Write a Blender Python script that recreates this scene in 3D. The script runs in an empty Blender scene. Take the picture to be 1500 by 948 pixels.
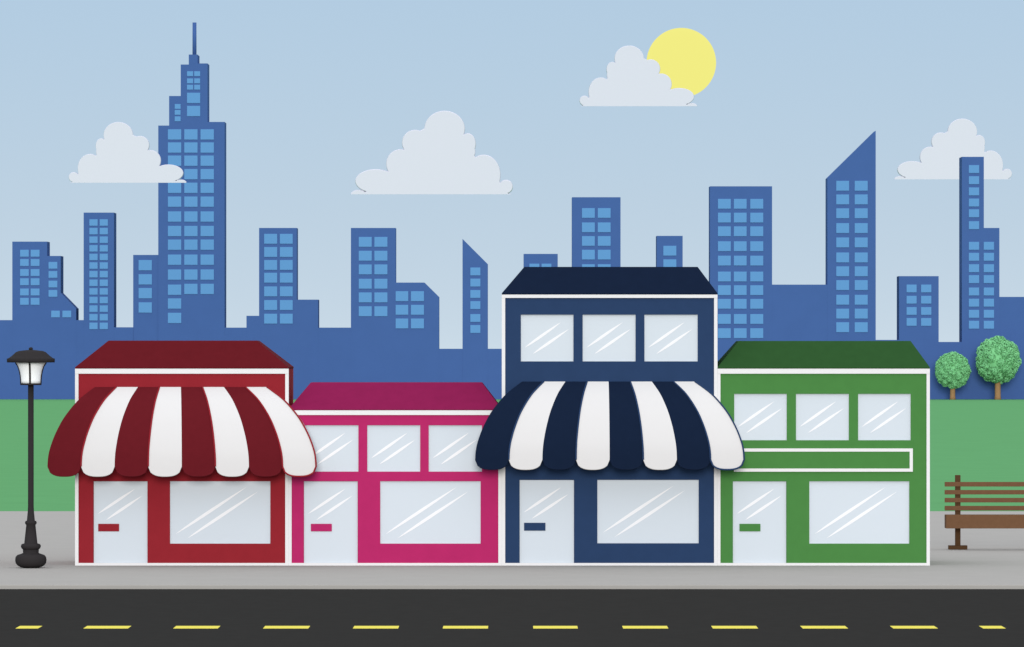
import bpy, bmesh, math, random
from mathutils import Vector, Matrix

# ------------------------------------------------------------------ camera, sky, sun, exposure
scene = bpy.context.scene
COL = scene.collection
F = 8250.0            # focal length in photo pixels (1500 wide)
D = 150.0             # camera stands 150 m in front of the shop fronts
HY = 514.0            # eye level in the photo
H = (828.5 - HY) / (F / D)   # eye height in metres

cam_data = bpy.data.cameras.new('camera')
cam = bpy.data.objects.new('camera', cam_data)
COL.objects.link(cam)
cam.location = (0, -D, H)
cam.rotation_euler = (math.radians(90), 0, 0)
cam_data.sensor_fit = 'HORIZONTAL'
cam_data.sensor_width = 36.0
cam_data.lens = 36.0 * F / 1500.0
cam_data.shift_y = (HY - 474.0) / 1500.0
cam_data.clip_start = 0.5
cam_data.clip_end = 20000
scene.camera = cam

SUN_EL, SUN_STRENGTH, SKY_STRENGTH = 10.0, 2.1, 0.10
world = bpy.data.worlds.new('World')
scene.world = world
world.use_nodes = True
nt = world.node_tree
nt.nodes.clear()
def wn(t): return nt.nodes.new(t)
w_out, w_bg, sky = wn('ShaderNodeOutputWorld'), wn('ShaderNodeBackground'), wn('ShaderNodeTexSky')
sky.sky_type = 'NISHITA'
sky.sun_disc = False
sky.sun_elevation = math.radians(SUN_EL)
sky.sun_rotation = math.radians(180)
sky.air_density = 1.0
sky.dust_density = 0.3
sky.ozone_density = 3.0
# a thin bright veil over the clear sky: palest at the horizon, brightest overhead
w_tc, w_sep, w_map, w_ramp, w_gain, w_mix = (wn('ShaderNodeTexCoord'), wn('ShaderNodeSeparateXYZ'), wn('ShaderNodeMath'),
    wn('ShaderNodeValToRGB'), wn('ShaderNodeVectorMath'), wn('ShaderNodeMix'))
nt.links.new(w_tc.outputs['Generated'], w_sep.inputs[0])
w_map.operation = 'POWER'; w_map.inputs[1].default_value = 0.5
w_max = wn('ShaderNodeMath'); w_max.operation = 'MAXIMUM'; w_max.inputs[1].default_value = 0.0
nt.links.new(w_sep.outputs['Z'], w_max.inputs[0]); nt.links.new(w_max.outputs[0], w_map.inputs[0])
nt.links.new(w_map.outputs[0], w_ramp.inputs[0])
def s2l(c):
    c /= 255.0
    return c/12.92 if c <= 0.04045 else ((c+0.055)/1.055)**2.4
VEIL = [(0.0, (208,225,239), 1.0), (0.16, (189,210,230), 1.0), (0.25, (179,204,228), 1.0), (0.5, (184,205,227), 1.15), (1.0, (215,218,224), 2.5)]
cr = w_ramp.color_ramp
while len(cr.elements) < len(VEIL): cr.elements.new(0.5)
for e, (p, c, k) in zip(cr.elements, VEIL):
    e.position = p; e.color = (s2l(c[0])*k, s2l(c[1])*k, s2l(c[2])*k, 1)
w_gain.operation = 'SCALE'; w_gain.inputs['Scale'].default_value = 10.0
nt.links.new(w_ramp.outputs[0], w_gain.inputs[0])
w_mix.data_type = 'RGBA'
w_mix.inputs['Factor'].default_value = 0.92
nt.links.new(sky.outputs[0], w_mix.inputs['A']); nt.links.new(w_gain.outputs[0], w_mix.inputs['B'])
w_bg.inputs['Strength'].default_value = SKY_STRENGTH
nt.links.new(w_mix.outputs['Result'], w_bg.inputs['Color'])
nt.links.new(w_bg.outputs[0], w_out.inputs[0])

sun_data = bpy.data.lights.new('sunlight', 'SUN')
sun_data.energy = SUN_STRENGTH
sun_data.angle = math.radians(18)
sun_data.color = (1.0, 0.97, 0.93)
sun_lamp = bpy.data.objects.new('sunlight', sun_data)
COL.objects.link(sun_lamp)
sun_lamp.rotation_euler = (math.radians(90 - SUN_EL), 0, 0)

scene.view_settings.view_transform = 'Standard'
scene.view_settings.look = 'None'
scene.view_settings.gamma = 1.0
scene.view_settings.use_curve_mapping = False
EXPOSURE = 0.0
scene.view_settings.exposure = EXPOSURE

# ------------------------------------------------------------------ helpers
def X(px, d=D): return (px - 750.0) * d / F
def Z(py, d=D): return H - (py - HY) * d / F
def lin(c):
    c = c / 255.0
    return c / 12.92 if c <= 0.04045 else ((c + 0.055) / 1.055) ** 2.4

def material(name, rgb, rough=0.85, spec=0.04, vary=0.0, vscale=2.0, bump=0.0, bscale=30.0, emit=None):
    m = bpy.data.materials.new(name)
    m.use_nodes = True
    n = m.node_tree
    b = n.nodes['Principled BSDF']
    b.inputs['Roughness'].default_value = rough
    b.inputs['Specular IOR Level'].default_value = spec
    base = (rgb[0], rgb[1], rgb[2], 1)
    b.inputs['Base Color'].default_value = base
    if vary or bump:
        g = n.nodes.new('ShaderNodeTexCoord')
    if vary:
        t = n.nodes.new('ShaderNodeTexNoise'); t.inputs['Scale'].default_value = vscale
        t.inputs['Detail'].default_value = 6
        n.links.new(g.outputs['Object'], t.inputs['Vector'])
        r = n.nodes.new('ShaderNodeMapRange')
        r.inputs['From Min'].default_value = 0.3; r.inputs['From Max'].default_value = 0.7
        r.inputs['To Min'].default_value = 1 - vary; r.inputs['To Max'].default_value = 1 + vary
        n.links.new(t.outputs['Fac'], r.inputs['Value'])
        v = n.nodes.new('ShaderNodeVectorMath'); v.operation = 'SCALE'
        v.inputs[0].default_value = rgb
        n.links.new(r.outputs[0], v.inputs['Scale'])
        n.links.new(v.outputs[0], b.inputs['Base Color'])
    if bump:
        t2 = n.nodes.new('ShaderNodeTexNoise'); t2.inputs['Scale'].default_value = bscale
        t2.inputs['Detail'].default_value = 4
        n.links.new(g.outputs['Object'], t2.inputs['Vector'])
        bp = n.nodes.new('ShaderNodeBump'); bp.inputs['Strength'].default_value = bump
        bp.inputs['Distance'].default_value = 0.01
        n.links.new(t2.outputs['Fac'], bp.inputs['Height'])
        n.links.new(bp.outputs[0], b.inputs['Normal'])
    if emit:
        b.inputs['Emission Color'].default_value = (*rgb, 1)
        b.inputs['Emission Strength'].default_value = emit
        b.inputs['Base Color'].default_value = (0, 0, 0, 1)
    return m

class MB:
    """collects faces (with a material index) for ONE mesh"""
    def __init__(s): s.v, s.f, s.mi, s.sm = [], [], [], []
    def add(s, verts, faces, mi=0, smooth=False):
        o = len(s.v); s.v += [tuple(p) for p in verts]
        for f in faces: s.f.append([i + o for i in f]); s.mi.append(mi); s.sm.append(smooth)
        return s
    def box(s, x0, x1, y0, y1, z0, z1, mi=0):
        v = [(x0,y0,z0),(x1,y0,z0),(x1,y1,z0),(x0,y1,z0),(x0,y0,z1),(x1,y0,z1),(x1,y1,z1),(x0,y1,z1)]
        return s.add(v, [(0,3,2,1),(4,5,6,7),(0,1,5,4),(1,2,6,5),(2,3,7,6),(3,0,4,7)], mi)
    def prism(s, pts, y0, y1, mi=0):
        """pts: (x, z) outline, anticlockwise seen from the front (-Y)"""
        n = len(pts)
        v = [(x, y0, z) for x, z in pts] + [(x, y1, z) for x, z in pts]
        f = [list(range(n)), list(range(2*n-1, n-1, -1))]
        f += [(i, n+i, n+(i+1) % n, (i+1) % n) for i in range(n)]
        return s.add(v, f, mi)
    def lathe(s, prof, x=0, y=0, n=40, mi=0, cap=True):
        """prof: (r, z) from bottom to top"""
        v, f = [], []
        for r, z in prof:
            for k in range(n):
                a = 2*math.pi*k/n
                v.append((x + r*math.cos(a), y + r*math.sin(a), z))
        for i in range(len(prof)-1):
            for k in range(n):
                k2 = (k+1) % n
                f.append((i*n+k, i*n+k2, (i+1)*n+k2, (i+1)*n+k))
        s.add(v, f, mi, True)
        if cap:
            m = len(prof)-1
            o = len(s.v) - len(v)
            s.f.append([o+k for k in range(n-1, -1, -1)]); s.mi.append(mi); s.sm.append(False)
            s.f.append([o+m*n+k for k in range(n)]); s.mi.append(mi); s.sm.append(False)
        return s
    def tube(s, pts, r, n=8, mi=0):
        pts = [Vector(p) for p in pts]
        v, f = [], []
        for i, p in enumerate(pts):
            t = (pts[min(i+1, len(pts)-1)] - pts[max(i-1, 0)]).normalized()
            a = t.cross(Vector((0.31, 0.2, 0.93))).normalized(); b = t.cross(a)
            for k in range(n):
                w = 2*math.pi*k/n
                v.append(p + r*(math.cos(w)*a + math.sin(w)*b))
        for i in range(len(pts)-1):
            for k in range(n):
                f.append((i*n+k, i*n+(k+1) % n, (i+1)*n+(k+1) % n, (i+1)*n+k))
        f.append(list(range(n-1, -1, -1))); f.append([(len(pts)-1)*n+k for k in range(n)])
        return s.add(v, f, mi, True)
    def mesh(s, name, mats):
        m = bpy.data.meshes.new(name)
        m.from_pydata(s.v, [], s.f)
        for t in (mats if isinstance(mats, (list, tuple)) else [mats]): m.materials.append(t)
        for p, i, sm in zip(m.polygons, s.mi, s.sm): p.material_index = i; p.use_smooth = sm
        m.update()
        bm = bmesh.new(); bm.from_mesh(m)
        bmesh.ops.recalc_face_normals(bm, faces=bm.faces)
        bm.to_mesh(m); bm.free()
        return m
    def build(s, name, mats, parent=None, bevel=0.0):
        o = bpy.data.objects.new(name, s.mesh(name, mats))
        COL.objects.link(o)
        if parent is not None: attach(o, parent)
        if bevel:
            b = o.modifiers.new('bevel', 'BEVEL'); b.width = bevel; b.segments = 2; b.limit_method = 'ANGLE'
        return o

def attach(o, parent):
    """parts are modelled in world coordinates; parents are only ever translated"""
    o.parent = parent
    p = Vector()
    q = parent
    while q is not None: p += q.location; q = q.parent
    o.location = Vector(o.location) - p

def thing(name, label, cat, loc=(0, 0, 0), group=None):
    o = bpy.data.objects.new(name, None)
    o.empty_display_size = 0.2
    COL.objects.link(o); o.location = loc
    return tag(o, label, cat, group)
def tag(o, label, cat, group=None):
    o['label'] = label; o['category'] = cat
    if group: o['group'] = group
    return o
def structure(name, mb, mat, bevel=0):
    o = mb.build(name, mat, None, bevel); o['kind'] = 'structure'; return o

# ------------------------------------------------------------------ materials
def rgb(r, g, b, k=1.0): return (lin(r)*k, lin(g)*k, lin(b)*k)
KV = (0.90, 0.90, 0.90)     # what an upright face returns of the light falling on it, per channel
KH = (0.80, 0.80, 0.80)
KR = (0.80, 0.80, 0.80)
def V(r, g, b, k=KV): return (lin(r)*k[0], lin(g)*k[1], lin(b)*k[2])
M = {
 'white':     material('white_paint', V(240,240,240,(0.818,0.789,0.776)), 0.6, 0.04),
 'canvas':    material('white_canvas', V(240,240,240,(0.714,0.682,0.662)), 0.9, 0.0),
 'pane':      material('pale_glass', V(218,228,236,(0.796,0.768,0.753)), 0.35, 0.06),
 'glare_streak':    material('painted_glare_white', V(250,251,253,(0.833,0.804,0.789)), 0.5, 0.0),  # reflections on the glass, drawn as thin white stripes
 'red':       material('red_paint', V(146,40,49,(0.882,0.824,0.808)), vary=0.03, vscale=3),
 'red_dark':  material('maroon_roof', V(108,32,40,(0.667,0.516,0.519)), spec=0.02, vary=0.04, vscale=4),
 'red_cloth': material('maroon_canvas', V(108,32,40,(0.732,0.621,0.621)), spec=0.02, vary=0.03, vscale=6),
 'pink':      material('pink_paint', V(188,46,107,(0.808,0.753,0.753)), vary=0.03, vscale=3),
 'pink_dark': material('plum_roof', V(150,38,89,(0.661,0.541,0.588)), spec=0.02, vary=0.04, vscale=4),
 'navy':      material('navy_paint', V(45,66,101,(0.808,0.808,0.793)), vary=0.03, vscale=3),
 'navy_dark': material('dark_navy_roof', V(27,40,64,(0.500,0.533,0.559)), spec=0.02, vary=0.04, vscale=4),
 'navy_cloth':material('dark_navy_canvas', V(27,40,64,(0.612,0.629,0.634)), spec=0.02, vary=0.03, vscale=6),
 'green':     material('green_paint', V(79,138,73,(0.793,0.765,0.728)), vary=0.03, vscale=3),
 'green_dark':material('dark_green_roof', V(53,93,52,(0.615,0.625,0.556)), spec=0.02, vary=0.04, vscale=4),
 'city':      material('blue_facade', V(70,104,161,(0.869,0.763,0.805)), vary=0.02, vscale=0.5),
 'city_win':  material('light_blue_glass', V(100,157,206,(0.797,0.745,0.812)), 0.5, 0.04),
 'cloud':     material('cloud_white', V(218,228,236,(0.868,0.749,0.789)), 1.0, 0.0),
 'iron':      material('dark_cast_iron', V(56,56,56,(0.708,0.624,0.624)), 0.8, 0.02),
 'milk':      material('milk_glass', (0.92,0.92,0.90), 0.5, 0.04),
 'wood':      material('brown_wood', V(116,87,64,(0.839,0.779,0.757)), vary=0.05, vscale=8),
 'wood_dark': material('dark_brown_wood', V(76,55,37,(1.098,1.071,1.047)), vary=0.05, vscale=8),
 'leaf':      material('leaf_green', V(104,170,116,(1.510,1.296,1.380)), 0.9, 0.0, vary=0.06, vscale=2),
 'bark':      material('bark_brown', V(147,119,84,(1.125,1.000,1.000)), 0.9, 0.0, vary=0.06, vscale=6),
 'grass':     material('lawn_green', V(104,170,116,(0.789,0.733,0.679)), 0.95, 0.0, vary=0.03, vscale=0.4, bump=0.2, bscale=12),
 'paving':    material('pale_concrete', V(178,178,176,(0.789,0.739,0.690)), 0.9, 0.0, vary=0.02, vscale=0.8, bump=0.1, bscale=40),
 'asphalt':   material('asphalt', V(56,56,56,(0.77,0.73,0.67)), 0.95, 0.0, vary=0.05, vscale=3, bump=0.2, bscale=60),
 'yellow':    material('yellow_road_paint', V(242,232,110,(0.792,0.743,0.655)), 0.8, 0.0, vary=0.02, vscale=5),
 'sun':       material('sun_yellow', (lin(242), lin(237), lin(131)), emit=1.0),
}

# ------------------------------------------------------------------ ground
ROAD_Z = -0.10
Y_KERB = F*(H-ROAD_Z)/(863-HY) - D       # foot of the kerb
Y_LAWN = F*H/(749-HY) - D                # back of the pavement
Y_CITY = F*H/(585-HY) - D                # foot of the city
g = MB().box(-9000, 9000, -3000, 15000, -3.0, ROAD_Z-0.3)
structure('ground', g, M['grass'])
structure('lawn', MB().box(-1200, 1200, Y_LAWN, Y_CITY+400, ROAD_Z-0.29, -0.004), M['grass'])
structure('pavement', MB().box(-400, 400, Y_KERB+0.16, Y_LAWN-0.002, ROAD_Z-0.29, 0), M['paving'])
structure('kerb', MB().box(-400, 400, Y_KERB, Y_KERB+0.158, ROAD_Z-0.29, 0.0), M['paving'], 0.015)
Y_ROAD0 = -47.0
structure('road', MB().box(-400, 400, Y_ROAD0+0.002, Y_KERB-0.002, ROAD_Z-0.29, ROAD_Z), M['asphalt'])
structure('near_pavement', MB().box(-400, 400, Y_ROAD0-14, Y_ROAD0, ROAD_Z-0.29, 0), M['paving'], 0.015)

d1 = F*(H-ROAD_Z)/(920.9-HY); d0 = F*(H-ROAD_Z)/(917.3-HY); dm = (d0+d1)/2
for i, (a, b) in enumerate([(26,59),(125,190),(256,321),(387,453),(518,584),(649,715),(781,846),(912,978),
                            (1043,1109),(1174,1240),(1306,1371),(1437,1470)]):
    o = MB().box(X(a,dm), X(b,dm), d1-D, d0-D, ROAD_Z+0.001, ROAD_Z+0.006).build('lane_dash', M['yellow'])
    where = ['short yellow lane dash at the left end of the road, nearest the street lamp',
      'yellow lane dash on the road in front of the red shop door',
      'yellow lane dash on the road in front of the red shop window',
      'yellow lane dash on the road in front of the seam of red and pink shops',
      'yellow lane dash on the road below the middle of the pink shop',
      'yellow lane dash on the road below the right half of the pink shop window',
      'yellow lane dash on the road in front of the navy shop door',
      'yellow lane dash on the road in front of the navy shop window',
      'yellow lane dash on the road in front of the seam of navy and green shops',
      'yellow lane dash on the road just left of centre of the green shop window',
      'yellow lane dash on the road at the right corner of the green shop',
      'short yellow lane dash at the right end of the road, in front of the bench'][i]
    tag(o, where, 'road marking', 'yellow lane dashes along the road')

# ------------------------------------------------------------------ city skyline
Y_T = Y_CITY                 # tower fronts
dT = Y_T + D
xs = lambda px: X(px, dT)
zs = lambda py: Z(py, dT)
random.seed(4)
win_cache = {}
def window_mesh(w, h):
    k = (round(w, 2), round(h, 2))
    if k not in win_cache:
        win_cache[k] = MB().box(0, k[0], -0.06, 0.3, -k[1], 0).mesh('window', M['city_win'])
    return win_cache[k]
def city_block(name, label, outline, wins=(), depth=4.0, dy=0.0, group='blue city skyline'):
    """outline: photo outline of the front without its two feet, left to right; wins: (x0, x1, h, [tops])"""
    d = dT
    pts = [(xs(outline[0][0]), 0.0-0.02)] + [(xs(a), zs(b)) for a, b in outline] + [(xs(outline[-1][0]), 0.0-0.02)]
    pts = pts[::-1]
    cx = (pts[0][0] + pts[-1][0])/2
    root = thing(name, label, 'building', (cx, Y_T+dy, 0), group)
    MB().prism(pts, Y_T+dy, Y_T+dy+depth).build('wall', M['city'], root)
    for x0, x1, h, tops in wins:
        for t in tops:
            o = bpy.data.objects.new('window', window_mesh(xs(x1)-xs(x0), zs(t)-zs(t+h)))
            COL.objects.link(o)
            o.location = (xs(x0), Y_T+dy, zs(t)); attach(o, root)
    return root

def low(a, b, top, label, dy=0.015, depth=3.5):
    return city_block('low_block', label, [(a+0.02, top), (b-0.02, top)], (), depth, dy)

city_block('stepped_tower', 'blue city block with a sloping lower right shoulder, behind the street lamp',
  [(18,354),(69,354),(69,375),(89,375),(89,429),(111.5,452)],
  [(29.5,42.2,10,[366,379.6,394.3,407.8,422.8,436.5]), (45,57.9,10,[366,379.6,394.3,407.8,422.8,436.5]),
   (71.2,84,9.8,[383.8,397.2,411.3,425]), (75,87.7,9.7,[455.2]), (91.5,104.3,9.7,[455.2])])
tw = [321.3+12.62*i for i in range(13)]
city_block('slim_tower', 'slim flat topped blue tower with thirteen rows of two windows',
  [(122.5,311.5),(167,311.5)], [(131,143,9.4,tw), (146.1,158,9.4,tw)])
city_block('apartment_block', 'narrow blue block with one column of four windows, left of the spire tower',
  [(195,373.5),(231.8,373.5)], [(203,222.4,15,[381,401.8,422,443])], dy=0.1)
mr = [189.5,208.7,228,247.7,267.7,288,309.8,331,351,373,394.8,415.8]
spire_tower = city_block('spire_tower', 'tallest blue skyscraper with stepped top and a thin spire',
  [(231.8,184),(247.7,184),(247.7,140.7),(264.7,140.7),(264.7,94.6),(276.5,94.6),(276.5,80),(289.5,80),(289.5,93),(304,93),(304,178.7),(329,178.7)],
  [(246,265.5,15,mr[:-1]+[417,437.2,458.3]), (270,289.4,15,mr), (293.8,313.3,15,mr),
   (274,283,7.1,[104.5,115,124.3]), (284.5,293.2,7.1,[104.5,115,124.3]), (274,293.2,15,[136,155.2]),
   (256,264.6,7.1,[152.5,161.2,170.6])])
MB().lathe([(3*dT/F, zs(81)), (2.9*dT/F, zs(31))], xs(282.8), Y_T+3.0, 16).build('spire', M['city'], spire_tower)
r5 = [342.7,362,381,399.7,419.7,439.7,459.7]
city_block('stepped_tower', 'blue tower with a lower wing on each side, behind the red shop roof',
  [(361,462.7),(379.5,462.7),(379.5,334),(434.7,334),(434.7,439),(466,439)],
  [(387,406,14.4,r5), (410,428.8,14.4,r5)])
r6 = [347.2,367.5,387.5,408.5,428.5,448.8]
city_block('stepped_tower', 'blue tower joined to a lower wing with a cut off right corner',
  [(514,334),(579.5,334),(579.5,414),(621.7,414),(643,435)],
  [(525.6,544.5,14.4,r6), (548.5,567.5,14.4,r6), (579.6,598,14.4,[426.7,446.7,466.7]), (602,621,14.4,[426.7,446.7,466.7])])
city_block('slant_tower', 'narrow blue tower whose roof slants down to the right, left of the navy shop',
  [(677.5,350),(714.5,387)], [(689,703.7,11.4,[392,408.3,425,441.3,460.2,476.3])])
city_block('apartment_block', 'short blue block just showing above the left end of the navy roof',
  [(767,372),(817,372)], [(775.5,790,11,[386.4,401]), (793.3,807.7,11,[386.4,401])])
r9 = [305,326,346,366,387.2]
city_block('apartment_block', 'blue tower with two window columns rising behind the middle of the navy roof',
  [(838,289),(909,289)], [(852.5,871.2,14.2,r9), (875.7,894.4,14.2,r9)])
city_block('apartment_block', 'small blue tower with one window column above the right part of the navy roof',
  [(962,345.6),(1000,345.6)], [(971.7,990.7,14.3,[360.2,380,400])])
r11 = [291.5,311.7,331.7,353.6,374.7,398,418,438,460.2,481]
city_block('office_block', 'wide blue block with three window columns between the navy and green shops',
  [(1040,273),(1131,273)], [(1051.7,1070.4,14.3,r11), (1075,1093.6,14.3,r11), (1099,1118,14.3,r11)])
low(1131, 1212, 417, 'windowless blue block between the three column block and the pointed tower')
r12 = [265,285,305.3,327,348,370,390.3,410.5,432,452.3,472.2]
city_block('slant_tower', 'tall blue tower whose roof rises to a point on its right',
  [(1212,261),(1282.8,191.5)], [(1225,1243.8,14.4,r12), (1252,1271,14.4,r12)])
r13 = [417,433.5,450,466]
city_block('apartment_block', 'low flat topped blue block with four rows of two windows, above the smaller tree',
  [(1317,404.6),(1375,404.6)], [(1328,1342.6,11.3,r13), (1349.2,1364.2,11.3,r13)])
ra = [242,258.3,274.7,291,306.7,324.2]; rb = [354.4,370.5,387.2,403.2,421.3,437.7,454,470]
city_block('stepped_tower', 'blue tower with a lower right half, in front of the right cloud',
  [(1409,229.8),(1441.2,229.8),(1441.2,334),(1464,334)],
  [(1419.2,1434.2,11.5,ra+rb), (1441,1456,11.5,rb)])
low(-800, 18, 469, 'low windowless blue block at the left edge of the skyline')
low(111.5, 122.5, 469, 'sliver of low blue block left of the slim tower')
low(167, 195, 479.5, 'low windowless blue block right of the slim tower')
low(329, 361, 480, 'low windowless blue block right of the spire tower')
low(466, 514, 480, 'low windowless blue block between two stepped towers, left of the pink roof')
low(643, 677.5, 511, 'lowest windowless blue block left of the narrow slanting tower')
low(714.5, 766, 511, 'low windowless blue block touching the left edge of the navy shop')
low(1282.8, 1317, 498, 'low windowless blue block right of the pointed tower')
low(1375, 1409, 501, 'low windowless blue block behind the gap between the two trees')
low(1464, 2300, 435, 'windowless blue block at the right edge of the skyline')

# ------------------------------------------------------------------ sun and clouds
dS = 1400.0
bm = bmesh.new(); bmesh.ops.create_uvsphere(bm, u_segments=64, v_segments=32, radius=51*dS/F)
for f in bm.faces: f.smooth = True
me = bpy.data.meshes.new('sun'); bm.to_mesh(me); bm.free(); me.materials.append(M['sun'])
so = bpy.data.objects.new('sun', me); COL.objects.link(so)
so.location = (X(998, dS), dS-D, Z(92, dS))
tag(so, 'round yellow sun partly hidden behind a cloud', 'sun')

def cloud_mesh(flip):
    """outline in units of the large cloud's photo pixels; flat foot at z = 0"""
    k = 1/5.556
    puffs = [(841,215,166,148),(600,328,107,106),(482,500,118,120),(281,640,168,98),(140,752,64,42),
             (1030,338,66,88),(1042,400,50,70),(1158,590,139,166),(1340,685,57,57),(1335,752,66,12),
             (350,655,190,92),(740,752,640,46),(1285,712,95,36),(800,560,330,250),(760,700,420,150),(780,380,230,190),(1150,690,150,130)]
    bm = bmesh.new()
    for cx, cy, rx, ry in puffs:
        n, rings = 64, 9
        x, z, a, b = (cx-738)*k, (748-cy)*k, rx*k, ry*k
        if flip: x = -x
        T, R = 8.0, min(0.8, 0.3*min(a, b))      # half thickness, rounding of the rim
        prof = []
        for i in range(rings+1):
            w = math.pi*i/rings                       # 0 front ... pi back
            prof.append((R*(1-math.sin(w)), -math.cos(w)))
        loops = []
        for inset, yy in prof:
            loops.append([bm.verts.new((x+(a-inset)*math.cos(2*math.pi*j/n), T*yy,
                                        max((yy+1)*T*0.12, z+(b-inset)*math.sin(2*math.pi*j/n)))) for j in range(n)])
        for i in range(rings):
            for j in range(n):
                bm.faces.new((loops[i][j], loops[i][(j+1) % n], loops[i+1][(j+1) % n], loops[i+1][j]))
        bm.faces.new(loops[0][::-1]); bm.faces.new(loops[-1])
    bmesh.ops.recalc_face_normals(bm, faces=bm.faces)
    me = bpy.data.meshes.new('cloud'); bm.to_mesh(me); bm.free()
    tmp = bpy.data.objects.new('tmp', me); COL.objects.link(tmp)
    r = tmp.modifiers.new('r', 'REMESH'); r.mode = 'VOXEL'; r.voxel_size = 0.4; r.use_smooth_shade = True
    s = tmp.modifiers.new('s', 'SMOOTH'); s.factor = 0.5; s.iterations = 1
    dg = bpy.context.evaluated_depsgraph_get()
    out = bpy.data.meshes.new_from_object(tmp.evaluated_get(dg))
    bpy.data.objects.remove(tmp); bpy.data.meshes.remove(me)
    out.name = 'cloud'; out.materials.clear(); out.materials.append(M['cloud'])
    for p in out.polygons: p.use_smooth = True
    return out
CL, CR = cloud_mesh(False), cloud_mesh(True)
for cx, foot, sc, d, me, lab in [
    (632.8, 285, 1.0, 980, CL, 'largest white cloud, alone in the open sky left of centre'),
    (187, 268, 0.727, 550, CR, 'white cloud drifting in front of the spire tower'),
    (935, 156, 0.727, 1040, CR, 'white cloud in front of the yellow sun'),
    (1396, 263, 0.727, 980, CL, 'white cloud behind the tall stepped tower on the right')]:
    o = bpy.data.objects.new('cloud', me); COL.objects.link(o)
    o.location = (X(cx, d), d-D, Z(foot, d))
    o.scale = (sc*d/F,)*3
    tag(o, lab, 'cloud', 'flat bottomed clouds in the sky')

# ------------------------------------------------------------------ trees at the far edge of the lawn
def tree(cx, base, top, crown_bot, rx, tw_, label, seed):
    d = dT - 3.4
    base_z = 0.0
    s = d/F
    x, y = X(cx, d), d-D
    root = thing('tree', label, 'tree', (x, y, 0), 'round trees on the far edge of the lawn')
    zc0, zc1 = Z(crown_bot, d), Z(top, d)
    cz, rz = (zc0+zc1)/2, (zc1-zc0)/2
    R = rx*s
    rnd = random.Random(seed)
    t = MB().lathe([(tw_*s*0.62, -0.02), (tw_*s*0.52, 0.35), (tw_*s*0.5, zc0-0.1), (tw_*s*0.46, cz)], x, y, 14)
    t.build('trunk', M['bark'], root)
    bm = bmesh.new()
    core = bmesh.ops.create_icosphere(bm, subdivisions=4, radius=1.0)
    for v in core['verts']:
        v.co = Vector((x + v.co.x*R*0.80, y + v.co.y*R*0.80, cz + v.co.z*rz*0.80))
    n = 64
    clumps = [(Vector((0, 0, rz*0.80)), R*0.24)]
    for i in range(n):                              # leaf clumps spread evenly over the crown
        zz = 1 - 2*(i+0.5)/n
        a = i*2.399963 + rnd.uniform(-.2, .2)
        q = math.sqrt(max(0, 1-zz*zz))
        f = 0.80 + rnd.uniform(-0.015, 0.02)
        clumps.append((Vector((q*math.cos(a)*R*f, q*math.sin(a)*R*f, zz*rz*f)), R*rnd.uniform(0.205, 0.24)))
    for f in bm.faces: f.smooth = True
    ctr = Vector((x, y, cz))
    for c, r in clumps:
        for j in range(190):                         # single leaves, turned every way
            u = Vector((rnd.gauss(0,1), rnd.gauss(0,1), rnd.gauss(0,1))).normalized()
            if u.dot(c) < -0.2*c.length: u = -u
            p = ctr + c + u*r*rnd.uniform(0.86, 1.0)
            nrm = (u*1.15 + Vector((rnd.gauss(0,1), rnd.gauss(0,1), rnd.gauss(0,1))).normalized()).normalized()
            t1 = nrm.orthogonal().normalized(); t1.rotate(Matrix.Rotation(rnd.uniform(0, 6.28), 3, nrm)); t2 = nrm.cross(t1)
            L, W = 0.13*rnd.uniform(0.8, 1.25), 0.07
            bm.faces.new([bm.verts.new(p + t1*L*e + t2*W*g) for e, g in ((-1,0),(-.2,1),(1,0),(-.2,-1))])
    me = bpy.data.meshes.new('crown'); bm.to_mesh(me); bm.free(); me.materials.append(M['leaf'])
    c = bpy.data.objects.new('crown', me); COL.objects.link(c); attach(c, root)
tree(1395.5, 585, 516, 569.5, 25.7, 7.5, 'smaller round green tree beside the green shop', 3)
tree(1461.5, 585, 493, 562, 33.7, 8.5, 'larger round green tree above the park bench', 8)

# ------------------------------------------------------------------ shops
def wall_mesh(x0, x1, z0, z1, holes, depth, reveal=0.055):
    """a hollow house body whose front face has real openings"""
    m = MB()
    gx = sorted({x0, x1, *[h[0] for h in holes], *[h[1] for h in holes]})
    gz = sorted({z0, z1, *[h[2] for h in holes], *[h[3] for h in holes]})
    for i in range(len(gx)-1):
        for j in range(len(gz)-1):
            cx, cz = (gx[i]+gx[i+1])/2, (gz[j]+gz[j+1])/2
            if any(h[0] < cx < h[1] and h[2] < cz < h[3] for h in holes): continue
            m.add([(gx[i],0,gz[j]),(gx[i+1],0,gz[j]),(gx[i+1],0,gz[j+1]),(gx[i],0,gz[j+1])], [(0,1,2,3)])
    for a, b, c, e in holes:
        r = reveal
        m.add([(a,0,c),(a,r,c),(a,r,e),(a,0,e)], [(0,1,2,3)])
        m.add([(b,0,c),(b,0,e),(b,r,e),(b,r,c)], [(0,1,2,3)])
        m.add([(a,0,e),(a,r,e),(b,r,e),(b,0,e)], [(0,1,2,3)])
        m.add([(a,0,c),(b,0,c),(b,r,c),(a,r,c)], [(0,1,2,3)])
    v = [(x0,0,z0),(x1,0,z0),(x1,depth,z0),(x0,depth,z0),(x0,0,z1),(x1,0,z1),(x1,depth,z1),(x0,depth,z1)]
    m.add(v, [(4,5,6,7),(1,2,6,5),(2,3,7,6),(3,0,4,7)])
    return m

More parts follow.
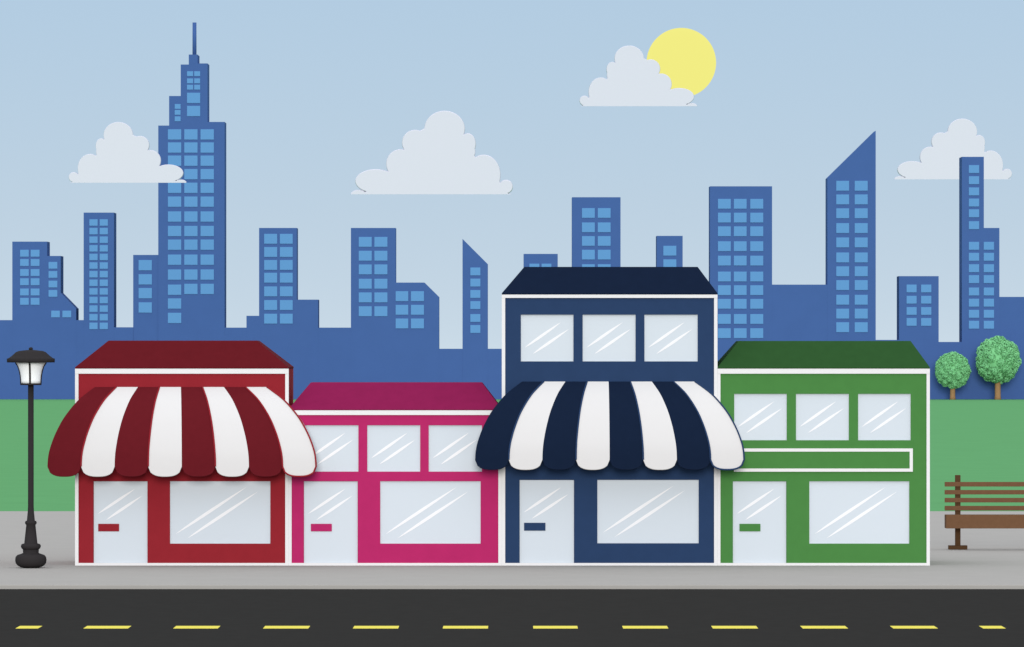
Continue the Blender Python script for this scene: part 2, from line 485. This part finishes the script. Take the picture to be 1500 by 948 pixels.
def sliver(m, p, q, w, y):
    """a pointed white stripe of painted glare from p to q (photo pixels at the shop fronts)"""
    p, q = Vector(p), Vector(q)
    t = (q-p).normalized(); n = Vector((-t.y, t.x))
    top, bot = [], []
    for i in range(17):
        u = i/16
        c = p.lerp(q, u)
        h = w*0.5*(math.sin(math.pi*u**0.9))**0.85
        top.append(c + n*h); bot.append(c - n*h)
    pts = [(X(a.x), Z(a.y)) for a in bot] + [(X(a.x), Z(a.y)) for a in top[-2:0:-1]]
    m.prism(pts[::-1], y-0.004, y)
def glare_streaks(kind, x0, y0, parent, y):
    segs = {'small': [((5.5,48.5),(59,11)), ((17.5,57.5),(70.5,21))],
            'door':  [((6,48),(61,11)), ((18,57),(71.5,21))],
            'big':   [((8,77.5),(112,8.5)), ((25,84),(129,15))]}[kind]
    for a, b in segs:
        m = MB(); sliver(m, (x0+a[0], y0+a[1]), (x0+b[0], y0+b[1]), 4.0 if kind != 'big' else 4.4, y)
        m.build('glare_streak', M['glare_streak'], parent)

REV = 0.055
def shop(name, label, x0, x1, eave, ridge, rx0, rx1, wall, roof, upper, door, win, slot, depth=3.5, cornice=7.5, awn=None, cloth=None, board=(5,5)):
    root = thing(name, label, 'shop', (X((x0+x1)/2), 0, 0), 'row of four shops')
    holes = []
    def hole(a, b, t, c): holes.append((X(a), X(b), Z(c), Z(t))); return holes[-1]
    for u in upper: hole(*u)
    hole(*door[:2], door[2], 825.2); hole(*win)
    wx0, wx1 = X(x0)+0.012, X(x1)-0.012
    zt = Z(eave)
    wall_mesh(wx0, wx1, 0.0, zt, holes, depth).build('wall', M[wall], root)
    # white trim: corner boards, plinth, cornice, each proud of the wall
    zp = Z(824.8)
    zc = Z(eave+cornice)
    MB().box(X(x0)+.0005, X(x0+board[0]), -0.03, 0.12, zp, zc).build('corner_board', M['white'], root)
    MB().box(X(x1-board[1]), X(x1)-.0005, -0.03, 0.12, zp, zc).build('corner_board', M['white'], root)
    pl = MB(); pl.box(X(x0)+.0005, X(x1)-.0005, -0.034, 0.05, 0.0, zp)
    pl.build('plinth', M['white'], root)
    MB().box(X(x0)+.0005, X(x1)-.0005, -0.04, 0.12, zc, zt-0.002).build('cornice', M['white'], root)
    # hipped roof with a flat ridge
    e = 0.05; run = 0.9
    za, zb = zt, Z(ridge, D+run)
    a0, a1 = X(x0), X(x1); b0, b1 = X(rx0, D+run), X(rx1, D+run)
    th = 0.035
    v = [(a0,-e,za),(a1,-e,za),(a1,depth,za),(a0,depth,za), (a0,-e,za+th),(a1,-e,za+th),(a1,depth,za+th),(a0,depth,za+th),
         (b0,run,zb),(b1,run,zb),(b1,depth-run,zb),(b0,depth-run,zb)]
    MB().add(v, [(3,2,1,0),(0,1,5,4),(1,2,6,5),(2,3,7,6),(3,0,4,7),(4,5,9,8),(5,6,10,9),(6,7,11,10),(7,4,8,11),(8,9,10,11)]
             ).build('roof', M[roof], root, 0.008)
    def window(a, b, t, c, kind):
        fr = MB(); xa, xb, za_, zb_ = X(a), X(b), Z(c), Z(t); w = 0.022
        fr.box(xa, xa+w, REV-0.02, REV+0.04, za_, zb_); fr.box(xb-w, xb, REV-0.02, REV+0.04, za_, zb_)
        fr.box(xa+w, xb-w, REV-0.02, REV+0.04, za_, za_+w); fr.box(xa+w, xb-w, REV-0.02, REV+0.04, zb_-w, zb_)
        f = fr.build('window', M['pane'], root)
        MB().box(xa+w*.5, xb-w*.5, REV, REV+0.03, za_+w*.5, zb_-w*.5).build('pane', M['pane'], f)
        glare_streaks(kind, a, t, f, REV)
    for u in upper: window(*u, 'small')
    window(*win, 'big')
    a, b, t = door
    dr = MB().box(X(a)+.004, X(b)-.004, REV, REV+0.05, 0.004, Z(t)-.004).build('door', M['pane'], root)
    glare_streaks('door', a, t, dr, REV)
    MB().box(X(slot[0]), X(slot[1]), REV-0.025, REV, Z(slot[3]), Z(slot[2])).build('letter_plate', M[wall], dr, 0.005)
    # plinth runs on as a low white sill under the door
    if awn: awning(root, *awn, cloth, wall)
    return root

def awning(root, top_y, tl, tr, bl, br, sc_y, cloth, pipe):
    """barrel awning: eight fanned stripes, scalloped hem, closed ends; photo pixels at the shop front"""
    prof = [(0,0),(0.17,0.075),(0.333,0.155),(0.50,0.265),(0.667,0.40),(0.80,0.545),(0.89,0.67),(0.96,0.80),(0.99,0.90),(1.0,1.0)]
    P = 0.9
    def smooth(u):                                 # resample the section finely
        n = len(prof)-1; t = u*n; i = min(int(t), n-1); f = t-i
        p = [prof[max(i-1,0)], prof[i], prof[i+1], prof[min(i+2,n)]]
        return tuple(0.5*((2*p[1][k]) + (-p[0][k]+p[2][k])*f + (2*p[0][k]-5*p[1][k]+4*p[2][k]-p[3][k])*f*f
                     + (-p[0][k]+3*p[1][k]-3*p[2][k]+p[3][k])*f**3) for k in (0, 1))
    NT = 36
    def point(u, t):
        sx, sy = smooth(t)
        pxl = tl + (bl-tl)*sx; pxr = tr + (br-tr)*sx
        y = -0.02 - P*sx
        d = D + y
        return Vector((X(pxl + (pxr-pxl)*u, d), y, Z(top_y + (sc_y-top_y)*sy, d)))
    NS = 14; drop = 14.5*(D-P)/F
    m = MB()
    th = 0.03
    for k in range(8):
        mi = k % 2
        front = []
        for i in range(NT+1):
            front.append([point((k + j/NS)/8, i/NT) for j in range(NS+1)])
        hem = []
        for r in range(1, 6):                      # rounded flap of the stripe
            row = []
            for j in range(NS+1):
                c = 2*j/NS - 1
                p = front[NT][j].copy(); p.z -= drop*(1-abs(c)**2.6)**(1/2.0)*r/5.0
                row.append(p)
            hem.append(row)
        rows = front + hem
        vs, fs = [], []
        nc = NS+1
        for row in rows: vs += row
        back = [p + Vector((0, th, -th*0.4)) for row in rows for p in row]
        nb = len(vs)
        for i in range(len(rows)-1):
            for j in range(NS):
                a = i*nc+j
                fs.append((a, a+1, a+nc+1, a+nc)); fs.append((nb+a, nb+a+nc, nb+a+nc+1, nb+a+1))
        for j in range(NS):
            a = (len(rows)-1)*nc+j; fs.append((a, a+1, nb+a+1, nb+a)); fs.append((j, nb+j, nb+j+1, j+1))
        for i in range(len(rows)-1):
            a = i*nc; fs.append((a, a+nc, nb+a+nc, nb+a)); b = i*nc+NS; fs.append((b, nb+b, nb+b+nc, b+nc))
        m.add(vs + back, fs, mi, True)
    for u, mi in ((0, 0), (1, 1)):                 # closed ends back to the wall
        vs, fs = [], []
        for i in range(NT+1):
            p = point(u, i/NT); vs += [p, Vector((p.x, -0.01, p.z))]
        for i in range(NT): fs.append((2*i, 2*i+1, 2*i+3, 2*i+2))
        m.add(vs, fs, mi)
    aw = bpy.data.objects.new('awning', None)
    me = bpy.data.meshes.new('awning'); me.from_pydata([tuple(p) for p in m.v], [], m.f)
    me.materials.append(M[cloth]); me.materials.append(M['canvas'])
    for p, i, sm in zip(me.polygons, m.mi, m.sm): p.material_index = i; p.use_smooth = sm
    me.update()
    aw = bpy.data.objects.new('awning', me); COL.objects.link(aw); attach(aw, root)
    es = aw.modifiers.new('edges', 'EDGE_SPLIT'); es.split_angle = math.radians(50)
    for k in (1, 3, 5, 7, 8):                      # coloured edging down the white stripes; the last runs on round its hem
        pts = [point(k/8, i/NT) + Vector((0, -0.012, 0)) for i in range(NT+1)]
        if k == 8:
            for j in range(1, NS+1):
                c = 2*(NS-j)/NS - 1
                p = point((7 + (NS-j)/NS)/8, 1.0) + Vector((0, -0.012, 0))
                p.z -= drop*(1-abs(c)**2.6)**0.5
                pts.append(p)
        MB().tube(pts, 0.023, 6).build('piping', M[pipe], aw)
    return aw

shop('red_shop', 'single storey red shop with maroon roof and maroon striped awning', 110, 422.88, 540, 499, 159, 376,
     'red', 'red_dark', [], (137, 216, 705), (249, 396, 705, 796.5), (143.7, 174.3, 767.5, 778.5),
     awn=(567, 139, 391, 69.5, 463, 683.5), cloth='red_cloth')
shop('pink_shop', 'low magenta shop with plum roof and three upper windows', 422.9, 735, 601, 560.5, 455, 706,
     'pink', 'pink_dark', [(447,525,623,691),(538,615.5,623,691),(628,706,623,691)], (445, 524, 705), (557, 704, 705, 796.5),
     (455.3, 486, 767.5, 778.5), cornice=7, board=(4.3, 5))
shop('navy_shop', 'tallest shop, two storeys in navy with navy striped awning', 735.02, 1050.98, 431.5, 391, 768, 1022,
     'navy', 'navy_dark', [(763,840,461,529.5),(853.5,931,461,529.5),(944,1022,461,529.5)], (761, 841, 703), (875, 1023.5, 703, 796),
     (767.7, 799, 766, 777.5), cornice=5, awn=(559, 765, 1018, 696, 1090, 673.5), cloth='navy_cloth')
shop('green_shop', 'green shop with dark green roof and three upper windows', 1051, 1362, 540, 499.5, 1082, 1334,
     'green', 'green_dark', [(1075.5,1152.5,577,645),(1166,1243.5,577,645),(1257,1334,577,645)], (1073.5, 1152, 705), (1185.5, 1332, 705, 796.5),
     (1083.3, 1114, 767.5, 778.5), board=(4.3, 4.8))

sg = thing('sign_board', 'blank green sign board with white border on the green shop front', 'sign', (X(1206), -0.02, Z(691)))
MB().box(X(1075)+.02, X(1337)-.02, -0.03, -0.002, Z(691)+.02, Z(657)-.02).build('panel', M['green'], sg)
fr = MB(); w = 4.6*D/F
fr.box(X(1075), X(1337), -0.045, -0.002, Z(657)-w, Z(657)); fr.box(X(1075), X(1337), -0.045, -0.002, Z(691), Z(691)+w)
fr.box(X(1075), X(1075)+w, -0.045, -0.002, Z(691)+w, Z(657)-w); fr.box(X(1337)-w, X(1337), -0.045, -0.002, Z(691)+w, Z(657)-w)
fr.build('frame', M['white'], sg)

# ------------------------------------------------------------------ street lamp
dL = F*H/(832.0-HY) ; sL = dL/F
lx, ly = X(45.2, dL), dL - D
zl = lambda py: (832.0-py)*sL
lamp = thing('street_lamp', 'black cast iron street lamp with white glass lantern', 'street lamp', (lx, ly, 0))
def prof(pts): return [(r*sL, max(0.0, zl(y))) for r, y in pts]
MB().lathe(prof([(9,832),(15.5,830.6),(20,828),(22.4,824.5),(23,820.5),(22.4,816),(19.8,813),(13.5,811),(11.5,810),(11.8,804.5)]), lx, ly).build('base', M['iron'], lamp)
MB().lathe(prof([(11.8,805),(13.8,803),(14.8,800),(13.6,797.2),(9.7,796),(6.8,769),(8.2,767.5),(8.7,765.5),(7.8,763.3),(5.9,762.8),(4.5,748),(4.2,741),(4.2,563)]), lx, ly).build('post', M['iron'], lamp)
gl = [(14.2,561.8),(14.2,557),(14.8,550),(16.2,543),(18.6,536),(22.0,531)]
MB().lathe(prof(gl), lx, ly, 48).build('lantern_glass', M['milk'], lamp)
fr = MB()
fr.lathe(prof([(15.6,564.2),(15.6,561.6)]), lx, ly)
for k in range(4):
    a = math.pi/2*k
    pts = [(lx+(r+0.3)*sL*math.cos(a), ly+(r+0.3)*sL*math.sin(a), zl(y)) for r, y in gl]
    fr.tube(pts, 1.4*sL, 8)
fr.build('lantern_frame', M['iron'], lamp)
cap = MB().lathe(prof([(22,531.2),(35,531.0),(35.2,525.5),(33,525),(28,521.5),(22,516),(18,514.3),(9,513.2),(3,512.6)]), lx, ly).build('lantern_roof', M['iron'], lamp)
MB().lathe(prof([(1.6,513.2),(3,512),(3.1,510.5),(2.2,509.2),(0.4,508.6)]), lx, ly, 20).build('finial', M['iron'], cap)

# ------------------------------------------------------------------ bench
dB = F*H/(805.0-HY); sB = dB/F; yB = dB - D
bz = lambda py: (805.0-py)*sB
bx = lambda px: X(px, dB)
bench = thing('park_bench', 'long brown slatted park bench on dark legs, right of the green shop', 'bench', (bx(1520), yB, 0))
BX0, BX1 = 1383.5, 1656
for a, b in ((706,712.7),(717.8,724.3),(729.3,736),(741,747.8)):
    MB().box(bx(BX0), bx(BX1), yB-0.09, yB-0.04, bz(b), bz(a)).build('back_slat', M['wood'], bench, 0.006)
MB().box(bx(BX0), bx(BX1), yB-0.62, yB-0.03, bz(773.3)+0.0, bz(753.6)).build('seat', M['wood'], bench, 0.01)
for c in (1403, 1636.5):
    leg = MB()
    leg.box(bx(c-3.9), bx(c+3.9), yB-0.04, yB+0.06, bz(799), bz(696))
    leg.build('leg', M['wood_dark'], bench, 0.006)
    MB().box(bx(c-13.7), bx(c+13.7), yB-0.12, yB+0.14, 0.0, bz(799)).build('foot', M['wood_dark'], bench, 0.006)
